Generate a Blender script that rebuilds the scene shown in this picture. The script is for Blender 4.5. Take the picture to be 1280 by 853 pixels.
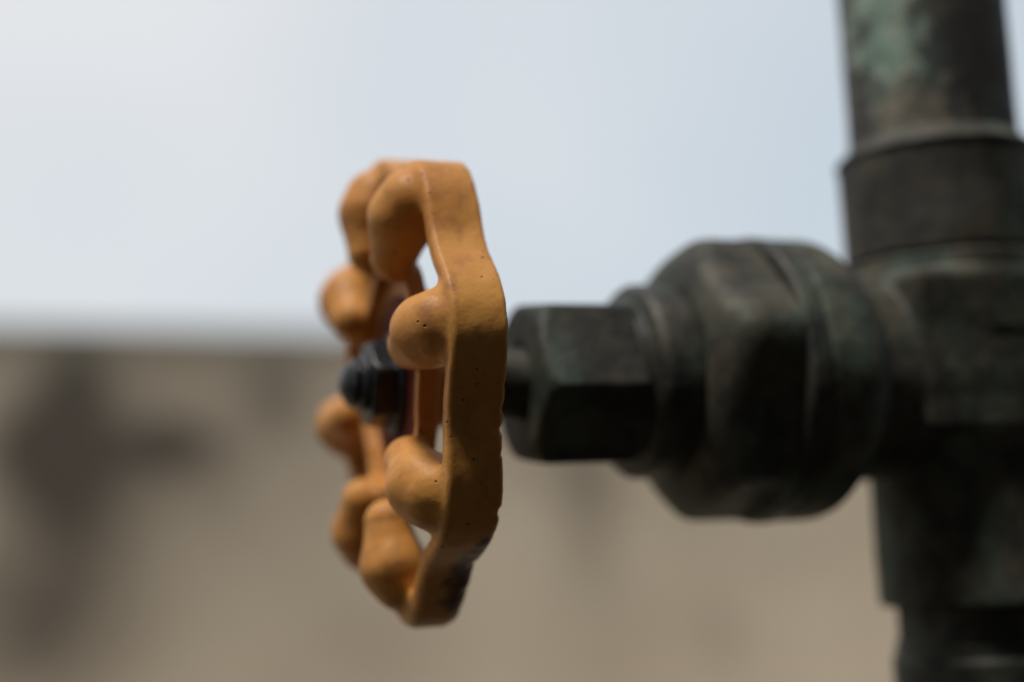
import bpy, math
import numpy as np
from mathutils import Matrix, Vector

S = bpy.context.scene
for o in list(bpy.data.objects):
    bpy.data.objects.remove(o)

# ------------------------------------------------------------------ camera
F_PX, TH = 1778.0, math.radians(18.5)
c, s = math.cos(TH), math.sin(TH)
rat = 0.143
TILT = math.degrees(math.atan(rat))             # how far the camera looks up
b_ = 1 / math.sqrt(1 + rat * rat)
a_ = rat * b_
XC = Vector((c, 0, -s))                       # stem axis seen by the camera
ZC = Vector((-s * a_, b_, -c * a_))           # pipe axis seen by the camera
YC = ZC.cross(XC)
RWC = Matrix((XC, YC, ZC)).transposed()       # world -> camera
HUB = Vector((0, 0, 1.30))                    # centre of the handwheel
W0 = 0.34
cam_pt = Vector(((516 - 640) / F_PX * W0, (426.5 - 480) / F_PX * W0, -W0))
cam_loc = HUB - RWC.transposed() @ cam_pt
cd = bpy.data.cameras.new('camera')
cam = bpy.data.objects.new('camera', cd)
S.collection.objects.link(cam)
cam.matrix_world = Matrix.Translation(cam_loc) @ RWC.transposed().to_4x4()
cd.sensor_width = 36
cd.lens = 36 * F_PX / 1280
cd.clip_start = 0.01
cd.clip_end = 500
cd.dof.use_dof = True
cd.dof.focus_distance = 0.287
cd.dof.aperture_fstop = 3.7
cd.dof.aperture_blades = 0
S.camera = cam

# ------------------------------------------------------------------ light
SUN_EL, SUN_AZ = 73.0, 240.0                  # azimuth from +Y towards +X
w = bpy.data.worlds.new('World')
S.world = w
w.use_nodes = True
nt = w.node_tree
nt.nodes.clear()
out = nt.nodes.new('ShaderNodeOutputWorld')
bg = nt.nodes.new('ShaderNodeBackground')
sky = nt.nodes.new('ShaderNodeTexSky')
sky.sky_type = 'NISHITA'
sky.sun_disc = False
sky.sun_elevation = math.radians(SUN_EL)
sky.sun_rotation = math.radians(SUN_AZ)
sky.dust_density = 3.0
sky.air_density = 1.0
# thin overcast: pale cloud veil over the blue, soft uneven patches
tc = nt.nodes.new('ShaderNodeTexCoord')
ns = nt.nodes.new('ShaderNodeTexNoise')
ns.inputs['Scale'].default_value = 1.6
ns.inputs['Detail'].default_value = 3.0
ns.inputs['Roughness'].default_value = 0.45
nt.links.new(tc.outputs['Generated'], ns.inputs['Vector'])
rp = nt.nodes.new('ShaderNodeValToRGB')
gs = nt.nodes.new('ShaderNodeSeparateXYZ')
nt.links.new(tc.outputs['Generated'], gs.inputs[0])
rp.color_ramp.elements[0].position = 0.32
rp.color_ramp.elements[0].color = (5.5, 6.15, 6.7, 1)
rp.color_ramp.elements[1].position = 0.68
rp.color_ramp.elements[1].color = (7.55, 7.6, 7.65, 1)
m1 = nt.nodes.new('ShaderNodeMath'); m1.operation = 'MULTIPLY_ADD'      # cloud thins out towards +X
m1.inputs[1].default_value = -0.42
m1.use_clamp = True
nt.links.new(gs.outputs['X'], m1.inputs[0])
nt.links.new(ns.outputs['Fac'], m1.inputs[2])
nt.links.new(m1.outputs[0], rp.inputs['Fac'])
mx = nt.nodes.new('ShaderNodeMix')
mx.data_type = 'RGBA'
mx.inputs['Factor'].default_value = 0.86
nt.links.new(sky.outputs['Color'], mx.inputs['A'])
nt.links.new(rp.outputs['Color'], mx.inputs['B'])
nt.links.new(mx.outputs['Result'], bg.inputs['Color'])
bg.inputs['Strength'].default_value = 0.10
nt.links.new(bg.outputs['Background'], out.inputs['Surface'])

sl = bpy.data.lights.new('sun', 'SUN')
sl.energy = 2.9
sl.angle = math.radians(10)
sl.color = (1.0, 0.95, 0.87)
sun = bpy.data.objects.new('sun', sl)
S.collection.objects.link(sun)
el, az = math.radians(SUN_EL), math.radians(SUN_AZ)
sd = Vector((math.sin(az) * math.cos(el), math.cos(az) * math.cos(el), math.sin(el)))
sun.rotation_euler = sd.to_track_quat('Z', 'Y').to_euler()
sun.location = (0, 0, 5)

S.view_settings.view_transform = 'Standard'
S.view_settings.look = 'None'
S.view_settings.exposure = 0.2
S.view_settings.gamma = 1.0
S.render.engine = 'CYCLES'
S.cycles.use_denoising = True
S.cycles.max_bounces = 6

# ------------------------------------------------------------------ helpers
def material(name):
    m = bpy.data.materials.new(name)
    m.use_nodes = True
    return m, m.node_tree, m.node_tree.nodes['Principled BSDF']

def N(nt, kind, **kw):
    n = nt.nodes.new(kind)
    for k, v in kw.items():
        if k in n.inputs:
            n.inputs[k].default_value = v
        else:
            setattr(n, k, v)
    return n

def coords(nt, scale=(1000, 1000, 1000), off=(0, 0, 0)):
    t = nt.nodes.new('ShaderNodeTexCoord')
    mp = nt.nodes.new('ShaderNodeMapping')
    mp.inputs['Scale'].default_value = scale
    mp.inputs['Location'].default_value = off
    nt.links.new(t.outputs['Object'], mp.inputs['Vector'])
    return mp.outputs['Vector']

def noise(nt, vec, scale, detail=4, rough=0.5, dist=0.0):
    n = N(nt, 'ShaderNodeTexNoise', Scale=scale, Detail=detail, Roughness=rough, Distortion=dist)
    nt.links.new(vec, n.inputs['Vector'])
    return n.outputs['Fac']

def ramp(nt, fac, stops):
    r = nt.nodes.new('ShaderNodeValToRGB')
    e = r.color_ramp.elements
    while len(e) < len(stops):
        e.new(0.5)
    for el_, (p, col) in zip(e, stops):
        el_.position = p
        el_.color = (*col, 1) if isinstance(col, tuple) else (col, col, col, 1)
    nt.links.new(fac, r.inputs['Fac'])
    return r.outputs['Color']

def mix(nt, fac, A, B, blend='MIX'):
    m = nt.nodes.new('ShaderNodeMix')
    m.data_type = 'RGBA'
    m.blend_type = blend
    for key, v in (('Factor', fac), ('A', A), ('B', B)):
        if isinstance(v, (int, float)):
            m.inputs[key].default_value = v
        elif isinstance(v, tuple):
            m.inputs[key].default_value = (*v, 1)
        else:
            nt.links.new(v, m.inputs[key])
    return m.outputs['Result']

def math_(nt, op, a, b=0.0):
    m = nt.nodes.new('ShaderNodeMath')
    m.operation = op
    for i, v in enumerate((a, b)):
        if isinstance(v, (int, float)):
            m.inputs[i].default_value = v
        else:
            nt.links.new(v, m.inputs[i])
    return m.outputs[0]

def bump(nt, h, strength, dist):
    b = N(nt, 'ShaderNodeBump', Strength=strength, Distance=dist)
    nt.links.new(h, b.inputs['Height'])
    return b

# ------------------------------------------------------------------ materials
def mat_orange():
    m, nt, p = material('ochre_paint')
    v = coords(nt)
    big = noise(nt, v, 0.06, 4, 0.55)
    fine = noise(nt, v, 0.9, 6, 0.6)
    col = ramp(nt, big, [(0.3, (0.50, 0.205, 0.042)), (0.7, (0.60, 0.292, 0.066))])
    col = mix(nt, math_(nt, 'MULTIPLY', fine, 0.35), col, (0.40, 0.15, 0.04))
    # grime rubbed into the paint
    gr = ramp(nt, noise(nt, v, 0.16, 7, 0.65), [(0.50, 0.0), (0.70, 1.0)])
    col = mix(nt, math_(nt, 'MULTIPLY', gr, 0.5), col, (0.20, 0.075, 0.03))
    # pin holes in the casting
    vo = N(nt, 'ShaderNodeTexVoronoi', Scale=0.42, Randomness=1.0)
    nt.links.new(v, vo.inputs['Vector'])
    pick = ramp(nt, noise(nt, v, 0.10, 3, 0.5), [(0.46, 0.0), (0.50, 1.0)])
    hole = ramp(nt, vo.outputs['Distance'], [(0.09, 1.0), (0.17, 0.0)])
    sep = nt.nodes.new('ShaderNodeSeparateColor')
    nt.links.new(vo.outputs['Color'], sep.inputs['Color'])
    few = ramp(nt, sep.outputs['Red'], [(0.45, 0.0), (0.5, 1.0)])
    pits = math_(nt, 'MULTIPLY', math_(nt, 'MULTIPLY', hole, pick), few)
    col = mix(nt, pits, col, (0.05, 0.018, 0.010))
    # chips down to blue grey primer where the edge stands out
    geo = nt.nodes.new('ShaderNodeNewGeometry')
    ed = ramp(nt, geo.outputs['Pointiness'], [(0.535, 0.0), (0.56, 1.0)])
    ch = ramp(nt, noise(nt, v, 0.33, 5, 0.7), [(0.60, 0.0), (0.63, 1.0)])
    chip = math_(nt, 'MULTIPLY', ed, ch)
    col = mix(nt, chip, col, (0.10, 0.12, 0.16))
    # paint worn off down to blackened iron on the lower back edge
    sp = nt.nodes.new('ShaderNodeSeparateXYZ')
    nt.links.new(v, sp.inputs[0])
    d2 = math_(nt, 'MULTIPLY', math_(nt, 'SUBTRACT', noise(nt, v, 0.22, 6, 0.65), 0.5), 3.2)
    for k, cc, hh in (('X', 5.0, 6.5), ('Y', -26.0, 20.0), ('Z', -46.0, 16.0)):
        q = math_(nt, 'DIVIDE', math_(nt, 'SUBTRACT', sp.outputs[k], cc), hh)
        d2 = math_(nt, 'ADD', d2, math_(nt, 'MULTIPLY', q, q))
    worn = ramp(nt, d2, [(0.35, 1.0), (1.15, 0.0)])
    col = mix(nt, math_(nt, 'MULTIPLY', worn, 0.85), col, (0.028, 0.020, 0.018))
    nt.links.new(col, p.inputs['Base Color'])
    nt.links.new(ramp(nt, fine, [(0.3, 0.40), (0.7, 0.62)]), p.inputs['Roughness'])
    p.inputs['Specular IOR Level'].default_value = 0.25
    h = math_(nt, 'SUBTRACT', math_(nt, 'ADD', math_(nt, 'MULTIPLY', fine, 0.25), math_(nt, 'MULTIPLY', noise(nt, v, 0.25, 3), 0.8)), math_(nt, 'ADD', pits, math_(nt, 'MULTIPLY', chip, 0.5)))
    nt.links.new(bump(nt, h, 0.6, 0.0004).outputs[0], p.inputs['Normal'])
    return m

def mat_bronze(name, base=(0.034, 0.034, 0.030), green=0.0, brown=0.4, rough=0.55, patch=None):
    m, nt, p = material(name)
    v = coords(nt)
    n1 = noise(nt, v, 0.045, 6, 0.6)
    n2 = noise(nt, v, 0.3, 6, 0.65)
    dk = tuple(x * 0.5 for x in base)
    lt = tuple(x * 2.8 for x in base)
    col = ramp(nt, n1, [(0.3, dk), (0.55, base), (0.75, lt)])
    br = ramp(nt, noise(nt, v, 0.11, 6, 0.6), [(0.44, 0.0), (0.64, 1.0)])
    col = mix(nt, math_(nt, 'MULTIPLY', br, brown), col, (0.120, 0.100, 0.062))
    v2 = coords(nt, (1000, 1000, 420), (31, 7, 12))
    gf = ramp(nt, noise(nt, v2, 0.05, 6, 0.6), [(0.50 - 0.1 * green, 0.0), (0.64 - 0.08 * green, 1.0)])
    gc = ramp(nt, n2, [(0.35, (0.06, 0.10, 0.075)), (0.65, (0.15, 0.27, 0.21))])
    col = mix(nt, math_(nt, 'MULTIPLY', gf, 0.22 + 0.5 * green), col, gc)
    for where, shades in (patch or []):        # crusts at their own places on the pipe
        sp = nt.nodes.new('ShaderNodeSeparateXYZ')
        nt.links.new(v, sp.inputs[0])
        d2 = math_(nt, 'MULTIPLY', math_(nt, 'SUBTRACT', noise(nt, v, 0.13, 7, 0.7), 0.5), 5.5)
        for k, (cc, hh) in zip('XYZ', where):
            q = math_(nt, 'DIVIDE', math_(nt, 'SUBTRACT', sp.outputs[k], cc), hh)
            d2 = math_(nt, 'ADD', d2, math_(nt, 'MULTIPLY', q, q))
        pm = ramp(nt, d2, [(0.3, 1.0), (1.0, 0.0)])
        pc = ramp(nt, noise(nt, v, 0.17, 5, 0.6), [(0.34, shades[0]), (0.5, shades[1]), (0.66, shades[2])])
        col = mix(nt, math_(nt, 'MULTIPLY', pm, 0.9), col, pc)
    nt.links.new(col, p.inputs['Base Color'])
    p.inputs['Metallic'].default_value = 0.12
    p.inputs['Specular IOR Level'].default_value = 0.35
    nt.links.new(ramp(nt, n2, [(0.3, rough - 0.02), (0.7, min(rough + 0.25, 0.95))]), p.inputs['Roughness'])
    nt.links.new(bump(nt, math_(nt, 'ADD', n2, math_(nt, 'MULTIPLY', noise(nt, v, 0.9, 4), 0.4)), 0.5, 0.0007).outputs[0], p.inputs['Normal'])
    return m

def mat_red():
    m, nt, p = material('dark_red')
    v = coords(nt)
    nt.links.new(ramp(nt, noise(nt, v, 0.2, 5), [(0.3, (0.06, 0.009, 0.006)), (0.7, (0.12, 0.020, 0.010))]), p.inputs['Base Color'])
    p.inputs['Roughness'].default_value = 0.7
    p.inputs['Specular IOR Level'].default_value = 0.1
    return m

def mat_black():
    m, nt, p = material('black_oxide_steel')
    v = coords(nt)
    n = noise(nt, v, 0.4, 5)
    nt.links.new(ramp(nt, n, [(0.3, (0.006, 0.006, 0.008)), (0.7, (0.016, 0.017, 0.020))]), p.inputs['Base Color'])
    p.inputs['Metallic'].default_value = 0.0
    p.inputs['Roughness'].default_value = 0.30
    p.inputs['Specular IOR Level'].default_value = 0.3
    nt.links.new(bump(nt, n, 0.3, 0.0004).outputs[0], p.inputs['Normal'])
    return m

def mat_wall():
    m, nt, p = material('weathered_render')
    t = nt.nodes.new('ShaderNodeTexCoord')
    v = t.outputs['Object']
    base = ramp(nt, noise(nt, v, 1.6, 6, 0.6), [(0.3, (0.58, 0.485, 0.37)), (0.7, (0.77, 0.665, 0.52))])
    base = mix(nt, math_(nt, 'MULTIPLY', noise(nt, v, 14, 5), 0.3), base, (0.46, 0.37, 0.27))
    # damp stains at their own places on the wall: (x, z, half width, half height, strength)
    stains = STAINS
    sep = nt.nodes.new('ShaderNodeSeparateXYZ')
    nt.links.new(v, sep.inputs[0])
    wob = noise(nt, v, 9.0, 5, 0.6)
    wob = math_(nt, 'MULTIPLY', math_(nt, 'SUBTRACT', wob, 0.5), 0.8)
    tot = None
    for x, z, hw, hh, st in stains:
        dx = math_(nt, 'DIVIDE', math_(nt, 'SUBTRACT', sep.outputs['X'], x), hw)
        dz = math_(nt, 'DIVIDE', math_(nt, 'SUBTRACT', sep.outputs['Z'], z), hh)
        d2 = math_(nt, 'ADD', math_(nt, 'MULTIPLY', dx, dx), math_(nt, 'MULTIPLY', dz, dz))
        d2 = math_(nt, 'ADD', d2, wob)
        g = math_(nt, 'MULTIPLY', math_(nt, 'EXPONENT', math_(nt, 'MULTIPLY', d2, -1.0)), st)
        tot = g if tot is None else math_(nt, 'ADD', tot, g)
    tot = math_(nt, 'MINIMUM', tot, 0.93)
    col = mix(nt, tot, base, (0.055, 0.044, 0.034))
    # algae along the top edge
    al = nt.nodes.new('ShaderNodeMapRange')
    al.inputs['From Min'].default_value = -0.14
    al.inputs['From Max'].default_value = 0.0
    nt.links.new(math_(nt, 'ADD', sep.outputs['Z'], math_(nt, 'MULTIPLY', wob, 0.05)), al.inputs['Value'])
    col = mix(nt, math_(nt, 'MULTIPLY', al.outputs[0], 0.85), col, (0.10, 0.095, 0.07))
    nt.links.new(col, p.inputs['Base Color'])
    p.inputs['Roughness'].default_value = 0.9
    nt.links.new(bump(nt, noise(nt, v, 30, 6, 0.7), 0.6, 0.01).outputs[0], p.inputs['Normal'])
    return m

def mat_bouncer():
    m, nt, p = material('bouncer_pale')  # pale surface of the added light-bouncing paving
    v = coords(nt, (1, 1, 1))
    nt.links.new(ramp(nt, noise(nt, v, 2.5, 7, 0.6), [(0.3, (0.40, 0.34, 0.26)), (0.7, (0.52, 0.45, 0.35))]), p.inputs['Base Color'])
    p.inputs['Roughness'].default_value = 0.9
    return m

def mat_blocker():
    m, nt, p = material('blocker_dark')  # dark surface of the added shading wall
    v = coords(nt, (1, 1, 1))
    nt.links.new(ramp(nt, noise(nt, v, 2.5, 7, 0.6), [(0.3, (0.05, 0.045, 0.04)), (0.7, (0.09, 0.08, 0.07))]), p.inputs['Base Color'])
    p.inputs['Roughness'].default_value = 0.9
    return m

def mat_ground():
    m, nt, p = material('dark_soil')
    v = coords(nt, (1, 1, 1))
    nt.links.new(ramp(nt, noise(nt, v, 3, 8, 0.65), [(0.3, (0.045, 0.037, 0.028)), (0.7, (0.085, 0.07, 0.052))]), p.inputs['Base Color'])
    p.inputs['Roughness'].default_value = 0.95
    nt.links.new(bump(nt, noise(nt, v, 25, 6, 0.7), 0.7, 0.03).outputs[0], p.inputs['Normal'])
    return m

# ------------------------------------------------------------------ distance fields (millimetres)
def smin(a, b, k):
    h = np.clip(0.5 + 0.5 * (b - a) / k, 0, 1)
    return b * (1 - h) + a * h - k * h * (1 - h)

def smax(a, b, k):
    return -smin(-a, -b, k)

def rbox(ds, halves, r):
    q = [np.abs(d) - (h - r) for d, h in zip(ds, halves)]
    o = np.sqrt(sum(np.maximum(x, 0) ** 2 for x in q))
    i = np.minimum(np.maximum.reduce(q), 0)
    return o + i - r

def cyl(rad, ax, R, a0, a1, r=1.0):
    """rounded cylinder from radial and axial coordinates"""
    return rbox((rad, ax - (a0 + a1) / 2), (R, (a1 - a0) / 2), r)

def hexd(p, q, ap, rot=0.0):
    d = None
    for k in range(6):
        an = rot + k * math.pi / 3
        e = p * math.cos(an) + q * math.sin(an) - ap
        d = e if d is None else smax(d, e, 0.8)
    return d

def wob(x, y, z, amp, f):
    return amp * (np.sin(x * f + 1.3 * np.sin(y * f * 0.7)) + np.sin(y * f * 1.13 + 1.7 * np.sin(z * f * 0.6)) + np.sin(z * f * 0.91 + 1.1 * np.sin(x * f * 0.8))) / 3

def surface_nets(f, lo, hi, h):
    ax = [np.arange(l, u + h, h, dtype=np.float32) for l, u in zip(lo, hi)]
    G = np.meshgrid(*ax, indexing='ij')
    V = f(*G).astype(np.float32)
    n = V.shape
    ins = V < 0
    cs = tuple(k - 1 for k in n)
    acc = np.zeros(cs + (3,), np.float32)
    cnt = np.zeros(cs, np.int32)
    corners = [(i, j, k) for i in (0, 1) for j in (0, 1) for k in (0, 1)]
    def sub(A, o):
        return A[o[0]:o[0] + cs[0], o[1]:o[1] + cs[1], o[2]:o[2] + cs[2]]
    for a in corners:
        for d in range(3):
            if a[d]:
                continue
            b = list(a); b[d] = 1
            va, vb = sub(V, a), sub(V, b)
            m = (va < 0) != (vb < 0)
            t = np.where(m, va / np.where(m, va - vb, 1), 0)
            for e in range(3):
                acc[..., e] += np.where(m, a[e] + (t if e == d else 0), 0)
            cnt += m
    act = cnt > 0
    idx = -np.ones(cs, np.int64)
    idx[act] = np.arange(act.sum())
    cell = np.argwhere(act)
    P = (cell + acc[act] / cnt[act][:, None]) * h + np.array(lo)
    quads = []
    for d in range(3):
        u, v = (d + 1) % 3, (d + 2) % 3
        sl0 = [slice(0, None)] * 3; sl1 = [slice(0, None)] * 3
        sl0[d] = slice(0, n[d] - 1); sl1[d] = slice(1, n[d])
        A, B = ins[tuple(sl0)], ins[tuple(sl1)]
        E = np.argwhere(A != B)
        E = E[(E[:, u] > 0) & (E[:, v] > 0) & (E[:, u] < n[u] - 1) & (E[:, v] < n[v] - 1)]
        flip = A[tuple(E.T)]
        q = []
        for du, dv in ((-1, -1), (0, -1), (0, 0), (-1, 0)):
            e = E.copy(); e[:, u] += du; e[:, v] += dv
            q.append(idx[tuple(e.T)])
        q = np.stack(q, 1)
        q[~flip] = q[~flip][:, ::-1]
        quads.append(q)
    Q = np.concatenate(quads)
    # pull the vertices onto the surface and take its gradient as normal
    P = P.astype(np.float64)
    e = 0.12
    def grad(P):
        g = np.stack([f(P[:, 0] + e * (i == 0), P[:, 1] + e * (i == 1), P[:, 2] + e * (i == 2)) -
                      f(P[:, 0] - e * (i == 0), P[:, 1] - e * (i == 1), P[:, 2] - e * (i == 2)) for i in range(3)], 1) / (2 * e)
        return g
    for _ in range(2):
        g = grad(P)
        val = f(P[:, 0], P[:, 1], P[:, 2])
        st = np.clip(val / np.maximum((g ** 2).sum(1), 0.2), -h / 2, h / 2)
        P -= g * st[:, None]
    g = grad(P)
    g /= np.maximum(np.linalg.norm(g, axis=1, keepdims=True), 1e-9)
    return P, Q, g

def link_mesh(name, P, Q, mat, parent=None, normals=None):
    me = bpy.data.meshes.new(name)
    Q = np.asarray(Q)
    me.vertices.add(len(P)); me.loops.add(Q.size); me.polygons.add(len(Q))
    me.vertices.foreach_set('co', np.asarray(P, np.float32).ravel())
    me.loops.foreach_set('vertex_index', Q.astype(np.int32).ravel())
    k = Q.shape[1]
    me.polygons.foreach_set('loop_start', np.arange(0, Q.size, k, dtype=np.int32))
    me.polygons.foreach_set('use_smooth', np.ones(len(Q), bool))
    me.update(calc_edges=True)
    me.validate()
    if normals is not None and len(me.vertices) == len(normals):
        me.normals_split_custom_set_from_vertices(normals.tolist())
    o = bpy.data.objects.new(name, me)
    S.collection.objects.link(o)
    if mat: me.materials.append(mat)
    if parent: o.parent = parent
    return o

def sdf_obj(name, f, lo, hi, h, mat, parent):
    P, Q, g = surface_nets(f, lo, hi, h)
    return link_mesh(name, P / 1000.0, Q, mat, parent, g)

def split_obj(P, Q, g, key):
    """pieces of one casting: faces chosen by key keep the shared normals"""
    sel = Q[key]
    used, inv = np.unique(sel, return_inverse=True)
    return P[used] / 1000.0, inv.reshape(sel.shape), g[used]

def box_obj(name, lo, hi, mat, parent=None, bevel=0.0):
    x0, y0, z0 = lo; x1, y1, z1 = hi
    P = [(x0, y0, z0), (x1, y0, z0), (x1, y1, z0), (x0, y1, z0), (x0, y0, z1), (x1, y0, z1), (x1, y1, z1), (x0, y1, z1)]
    Q = [(0, 3, 2, 1), (4, 5, 6, 7), (0, 1, 5, 4), (1, 2, 6, 5), (2, 3, 7, 6), (3, 0, 4, 7)]
    o = link_mesh(name, P, Q, mat, parent)
    o.data.polygons.foreach_set('use_smooth', np.zeros(6, bool))
    if bevel:
        md = o.modifiers.new('bevel', 'BEVEL'); md.width = bevel; md.segments = 3
    return o

# ------------------------------------------------------------------ the setting and added light helpers
ground = link_mesh('ground', [(-150, -150, 0), (150, -150, 0), (150, 150, 0), (-150, 150, 0)], [(0, 1, 2, 3)], mat_ground())
ground['kind'] = 'structure'

def wall_frame():
    """the wall stands 3 m beyond the valve; its top edge seen at the two given picture points"""
    return None
WALL_DIST, WALL_TOP, WALL_YAW = 3.0, 0, 0
def ray(px, py):
    return (RWC.transposed() @ Vector(((px - 640) / F_PX, (426.5 - py) / F_PX, -1)))
def at_dist(px, py, t):
    return cam_loc + ray(px, py) * t
A = at_dist(0, 404, 3.0)
dB = ray(640, 419)
B = cam_loc + dB * ((A.z - cam_loc.z) / dB.z)            # the same height further right
wdir = Vector((B.x - A.x, B.y - A.y, 0)).normalized()
wyaw = math.atan2(wdir.y, wdir.x)
wn = Vector((-wdir.y, wdir.x, 0))
def on_wall(px, py):
    """where a sight line meets the wall's face, in the wall's own coordinates"""
    d = ray(px, py)
    t = (A - cam_loc).dot(wn) / d.dot(wn)
    q = cam_loc + d * t - A
    return q.dot(wdir), q.z
def st(px, py, hw, hh, k):
    x, z = on_wall(px, py)
    x1, _ = on_wall(px + hw, py)
    _, z1 = on_wall(px, py + hh)
    return (x, z, abs(x1 - x), abs(z1 - z), k)
STAINS = [st(82, 560, 68, 80, .85), st(110, 640, 80, 70, .35), st(95, 470, 40, 60, .6), st(215, 555, 62, 36, .85), st(345, 495, 48, 60, .55), st(240, 600, 110, 60, .3), st(170, 480, 190, 60, .35), st(430, 560, 70, 60, .2),
          st(10, 560, 60, 60, .45), st(60, 760, 120, 110, .35), st(300, 680, 150, 110, .22), st(735, 620, 40, 120, .45),
          st(905, 800, 20, 40, .25), st(980, 690, 60, 50, .12), st(60, 800, 150, 130, .25), st(700, 580, 90, 60, .22), st(860, 640, 50, 40, .12), st(560, 500, 120, 60, .3), st(20, 740, 120, 160, .25), st(480, 800, 90, 60, .1)]
wall = box_obj('wall', (-6, 0, -A.z), (9, 0.22, 0), mat_wall(), None, 0.012)
wall.location = A
wall.rotation_euler = (0, 0, wyaw)
wall['label'] = 'weathered beige rendered wall with dark damp stains behind the valve'
wall['category'] = 'wall'

blocker = box_obj('shade_wall', (-4.0, -0.25, 0), (4.5, 0, 3.3), mat_blocker(), None, 0.01)  # unseen wall, added to keep light off the valve's near side
blocker.location = (0, -0.55, 0)
blocker['label'] = 'dark unseen wall added behind the viewer to shade the valve'
blocker['category'] = 'wall'

foot = A.y + 9 * max(wdir.y, 0) + 0.3
bouncer = link_mesh('bounce_paving', [(-8, 1.3, 0.02), (11, 1.3, 0.02), (11, foot, 0.02), (-8, foot, 0.02), (-8, 1.3, -.05), (11, 1.3, -.05)],
                 [(0, 1, 2, 3), (4, 5, 1, 0)], mat_bouncer())  # unseen pale paving, added to bounce light up onto the wall
bouncer['kind'] = 'structure'

# ------------------------------------------------------------------ the valve
def tag(o, label, cat):
    o['label'] = label
    o['category'] = cat

XP = 152.0                                     # pipe axis along the stem, mm
valve = bpy.data.objects.new('gate_valve', None)
S.collection.objects.link(valve)
valve.location = HUB
valve.empty_display_size = 0.02
tag(valve, 'old bronze gate valve with a lobed ochre handwheel on its stem', 'valve')

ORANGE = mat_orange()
BRONZE = mat_bronze('dark_bronze')
BODYM = mat_bronze('mossy_bronze', (0.034, 0.035, 0.029), 0.15, 0.5)
PIPEM = mat_bronze('verdigris_pipe', (0.036, 0.036, 0.038), 0.05, 0.3, 0.55,
                   [(((-23, 18), (-11, 15), (114, 46)), ((0.13, 0.19, 0.15), (0.27, 0.40, 0.33), (0.42, 0.40, 0.33))),
                    (((-17, 16), (-15, 14), (66, 13)), ((0.07, 0.065, 0.05), (0.17, 0.155, 0.12), (0.22, 0.20, 0.155)))])
NUTM = mat_bronze('oiled_bronze', (0.023, 0.024, 0.022), 0.05, 0.3, 0.45)
BLACK = mat_black()

def rcone(u, t, a, p, q):
    """ball swept between two points of the radial/axial plane with changing radius"""
    du, da = q[0] - p[0], q[1] - p[1]
    h = np.clip(((u - p[0]) * du + (a - p[1]) * da) / (du * du + da * da), 0, 1)
    return np.sqrt((u - p[0] - h * du) ** 2 + t * t + (a - p[1] - h * da) ** 2) - (p[2] + h * (q[2] - p[2]))

PHI0 = math.radians(-6.0 - TILT)
def wheel_parts(x, y, z):
    a = -x
    r = np.sqrt(y * y + z * z) + 1e-6
    ph = np.arctan2(z, -y) - PHI0
    step = math.pi / 4
    lob = np.cos(8 * (ph - step / 2))
    # scalloped rim ribbon
    rc = 51.4 + 2.6 * lob + 0.35 * np.sin(3 * ph + 1)
    rim = rbox((r - rc, a + 0.1), (2.3, 6.1), 1.2) * 0.93
    # grip lobes
    pm = (ph / step - np.floor(ph / step)) * step - step / 2
    u = r * np.cos(pm); t = r * np.sin(pm)
    # worn, chipped back edge
    nk = np.sin(ph * 17 + 2.3 * np.sin(ph * 5.3)) * np.sin(ph * 29 + 3 * np.sin(ph * 3.1)) + 0.45 * np.sin(ph * 53 + 2 * np.sin(ph * 11)) - 0.35
    low = 0.12 + 1.1 * np.clip(-np.sin(ph + PHI0 - 0.2), 0, 1)
    rc = rc + 1.3 * np.clip(-np.sin(ph + PHI0) * 3 - 2, 0, 1)
    rim = rbox((r - rc, a + 0.1), (2.3, 6.1), 1.2) * 0.93
    rim = smax(rim, ((r - rc) + a) * 0.707 - 6.2 + 1.6 * np.clip(-np.sin(ph + PHI0) * 3 - 2, 0, 1), 1.0)
    cor = 6.6 - 1.7 * np.clip(-np.sin(ph + PHI0) * 2.2 - 1.1, 0, 1)
    rim = smax(rim, ((r - rc) - a) * 0.707 - cor, 1.5)
    rim = rim + np.clip(-(a + 3.6), 0, 2.5) * np.clip(nk, 0, 1.2) * low * 0.42
    lw = np.clip(-np.sin(ph + PHI0) * 2 - 1, 0, 1)            # the lower lobes were cast a little thinner at the rim
    lobe = smin(rcone(u, t, a, (46.4, 5.9, 8.0 - 0.9 * lw), (43.0, 7.6, 7.6)), rcone(u, t, a, (43.0, 7.6, 7.6), (33.0, 8.5, 5.3)), 1.5)
    # inner ring and web
    ring = rbox((r - 28.6 - 1.0 * lob, a - 4.2), (1.5, 2.2), 0.5)
    web = rbox((r, a - 1.8), (27.5, 1.1), 0.8)
    hub = cyl(r, -a, 10.5, -3.0, 12.0, 1.5)
    bore = cyl(r, -a, 3.0, -8, 30, 0.5)
    return rim, lobe, ring, web, hub

def wheel(x, y, z):
    rim, lobe, ring, web, hub = wheel_parts(x, y, z)
    d = smin(rim, lobe, 3.0)
    d = smin(d, ring, 2.0)
    d = smin(d, smin(web, hub, 3.0), 1.6)
    return d + wob(x, y, z, 0.14, 0.33) + wob(z, x, y, 0.05, 1.1)

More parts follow.
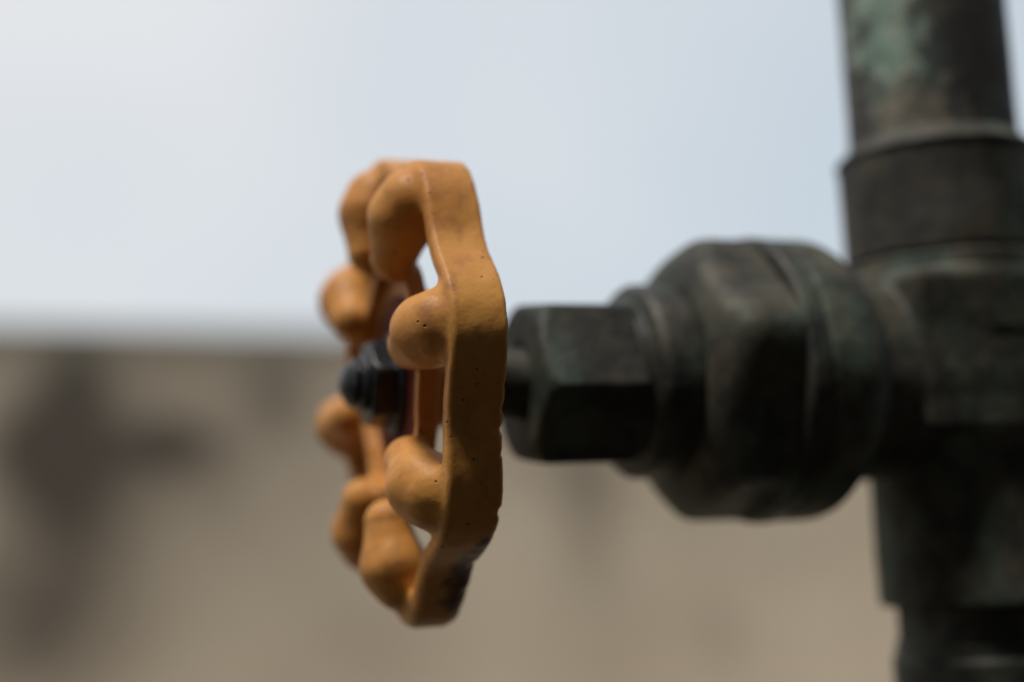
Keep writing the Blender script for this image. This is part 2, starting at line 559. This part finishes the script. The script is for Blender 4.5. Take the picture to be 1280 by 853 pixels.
P, Q, g = surface_nets(wheel, (-20, -61, -61), (14, 61, 61), 0.55)
C = P[Q].mean(1)
rim_, lobe_, ring_, web_, hub_ = wheel_parts(C[:, 0], C[:, 1], C[:, 2])
kind = np.argmin(np.stack([rim_, lobe_ - 0.6, ring_, web_, hub_], 1), 1)
sector = np.floor((np.arctan2(C[:, 2], -C[:, 1]) - PHI0) / (math.pi / 4)).astype(int) % 8
hw = bpy.data.objects.new('handwheel', None)
S.collection.objects.link(hw)
hw.parent = valve
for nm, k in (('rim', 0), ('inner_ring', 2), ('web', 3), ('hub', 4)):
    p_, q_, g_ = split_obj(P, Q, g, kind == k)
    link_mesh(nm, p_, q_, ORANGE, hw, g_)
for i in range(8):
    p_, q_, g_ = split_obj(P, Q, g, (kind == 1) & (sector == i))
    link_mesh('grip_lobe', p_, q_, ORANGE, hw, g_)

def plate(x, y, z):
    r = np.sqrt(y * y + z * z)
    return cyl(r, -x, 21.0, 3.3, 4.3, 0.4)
sdf_obj('plate', plate, (-6, -24, -24), (-2, 24, 24), 0.5, mat_red(), hw)  # plain dark red disc between web and nut

# wheel nut, washer and threaded stem end on the front face
def wheel_nut(x, y, z):
    r = np.sqrt(y * y + z * z); a = -x
    h = smax(hexd(y, z, 9.2, 0.3), np.abs(a - 8.4) - 3.2, 0.8)
    return smax(h, r + a * 0.55 - 15.8, 0.5)
sdf_obj('wheel_nut', wheel_nut, (-14, -13, -13), (-3.5, 13, 13), 0.5, BLACK, valve)
sdf_obj('washer', lambda x, y, z: cyl(np.sqrt(y * y + z * z), -x, 12.2, 4.1, 5.8, 0.5), (-7.5, -14, -14), (-2.5, 14, 14), 0.4, BLACK, valve)
def stem_end(x, y, z):
    r = np.sqrt(y * y + z * z); a = -x
    an = np.arctan2(z, y)
    R = 7.0 - np.clip(a - 10, 0, 20) * 0.22 + 0.65 * np.sin(2 * math.pi * (a / 2.6 - an / (2 * math.pi)))
    return smax(r - R, np.sqrt(r * r + (a - 10.2) ** 2) - 7.6, 1.2) * 0.8
sdf_obj('threaded_stem_end', lambda x, y, z: smax(stem_end(x, y, z), x + 8, 0.3), (-20, -9, -9), (-4, 9, 9), 0.35, BLACK, valve)

def stem(x, y, z):
    r = np.sqrt(y * y + z * z)
    return smin(cyl(r, x, 7.4, 11.5, 30, 1.5), cyl(r, x, 8.8, 15, 30, 2.5), 1.0)
sdf_obj('stem', stem, (9, -11, -11), (31, 11, 11), 0.7, NUTM, valve)

def packing_nut(x, y, z):
    r = np.sqrt(y * y + z * z)
    hx = hexd(y, z, 19.2, math.pi / 6 + math.radians(TILT))
    d = smax(hx, np.abs(x - 39.9) - 13.3, 1.2)
    d = smax(d, (r - 19.0 - (x - 27) * 1.1) * 0.75, 1.5)          # turned chamfers
    d = smax(d, (r - 21.6 - (53.4 - x) * 1.4) * 0.6, 1.5)
    return smax(d, -cyl(r, x, 9.6, 20, 28.0, 0.8), 0.8) + wob(x, y, z, 0.12, 0.4)
sdf_obj('packing_nut', packing_nut, (24, -25, -25), (60, 25, 25), 0.75, NUTM, valve)

def bonnet_neck(x, y, z):
    r = np.sqrt(y * y + z * z)
    d = cyl(r, x, 24.5, 54.4, 68, 3.2)
    return smin(d, cyl(r, x, 20.5, 51, 60, 1.5), 1.0) + wob(x, y, z, 0.15, 0.3)
sdf_obj('bonnet_neck', bonnet_neck, (49, -27, -27), (70, 27, 27), 0.8, NUTM, valve)

def bonnet(x, y, z):
    r = np.sqrt(y * y + z * z)
    hx = hexd(y, z, 32.8, math.radians(TILT + 6))
    d = smax(hx, np.abs(x - 77.6) - 11.9, 0.9)
    d = smax(d, (r - 28.0 - (x - 65.7) * 1.25) * 0.63, 3.5)
    d = smax(d, r - 36.6, 2.0)
    return d + wob(x, y, z, 0.2, 0.25)
sdf_obj('bonnet_hexagon', bonnet, (61, -38, -38), (91, 38, 38), 0.9, BODYM, valve)

def union_ring(x, y, z):
    r = np.sqrt(y * y + z * z)
    return cyl(r, x, 36.8, 87.0, 93.5, 1.6) + wob(x, y, z, 0.2, 0.3)
sdf_obj('union_ring', union_ring, (85, -38, -38), (95.5, 38, 38), 0.8, NUTM, valve)

def body(x, y, z):
    r = np.sqrt(y * y + z * z)
    d = smax(np.abs(x - 104) - 11.5, r - 36.6, 3.0)
    d = smax(d, (r - 36.2 + (x - 106) * 1.05) * 0.69, 3.0)
    br = smax(r - 27.0, np.abs(x - 124) - 20, 2.0)
    br = smin(br, rbox((x - 160, y, z - 4.5), (36, 27.0, 21.5), 3.2), 1.8)
    d = smin(d, br, 1.8)
    rv = np.sqrt((x - XP) ** 2 + y * y)
    d = smin(d, cyl(rv, z, 24.3, -60.5, 20, 1.2), 2.0)
    d = smin(d, cyl(rv, z, 26.8, 10, 31.6, 1.2), 3.0)
    return d + wob(x, y, z, 0.25, 0.2) + wob(z, x, y, 0.08, 0.8)
sdf_obj('valve_body', body, (90, -38, -63), (197, 38, 38), 1.0, BODYM, valve)

# ------------------------------------------------------------------ pipes screwed into the body
def pipe(name, f, lo, hi, mat, label, zbase):
    root = bpy.data.objects.new(name, None)
    S.collection.objects.link(root)
    root.location = HUB + Vector((XP / 1000, 0, zbase / 1000))
    tag(root, label, 'pipe')
    return root
def vert(r0, z0, z1, rr=1.0, cx=0.0):
    return lambda x, y, z: cyl(np.sqrt(x * x + y * y), z, r0, z0, z1, rr) + wob(x, y, z, 0.18, 0.21)

up = pipe('riser_pipe', None, None, None, None, 'dark upright pipe with green verdigris rising from a coupling above the valve', 0)
def coupling_up(x, y, z):
    r = np.sqrt(x * x + y * y)
    d = cyl(r, z, 26.4, 31.7, 62.5, 1.2)
    d = smin(d, (smax(r - 26.0 + (z - 62) * 0.9, np.abs(z - 64) - 3.5, 0.8)) * 0.75, 0.8)
    return d + wob(x, y, z, 0.15, 0.2)
sdf_obj('coupling', coupling_up, (-29, -29, 30), (29, 29, 69), 1.0, BRONZE, up)
sdf_obj('pipe_tube', vert(22.8, 60, 330), (-26, -26, 58), (26, 26, 333), 1.6, PIPEM, up)

dn = pipe('supply_pipe', None, None, None, None, 'dark lower pipe with a stepped coupling going down below the valve', 0)
sdf_obj('pipe_tube', vert(19.8, -1298, -58), (-23, -23, -1300), (23, 23, -56), 2.5, BRONZE, dn)
def coupling_dn(x, y, z):
    r = np.sqrt(x * x + y * y)
    return smin(cyl(r, z, 22.0, -112, -73.5, 1.2), cyl(r, z, 20.8, -73.8, -69.5, 0.8), 0.5) + wob(x, y, z, 0.12, 0.3)
sdf_obj('coupling', coupling_dn, (-25, -25, -115), (25, 25, -66), 1.0, NUTM, dn)
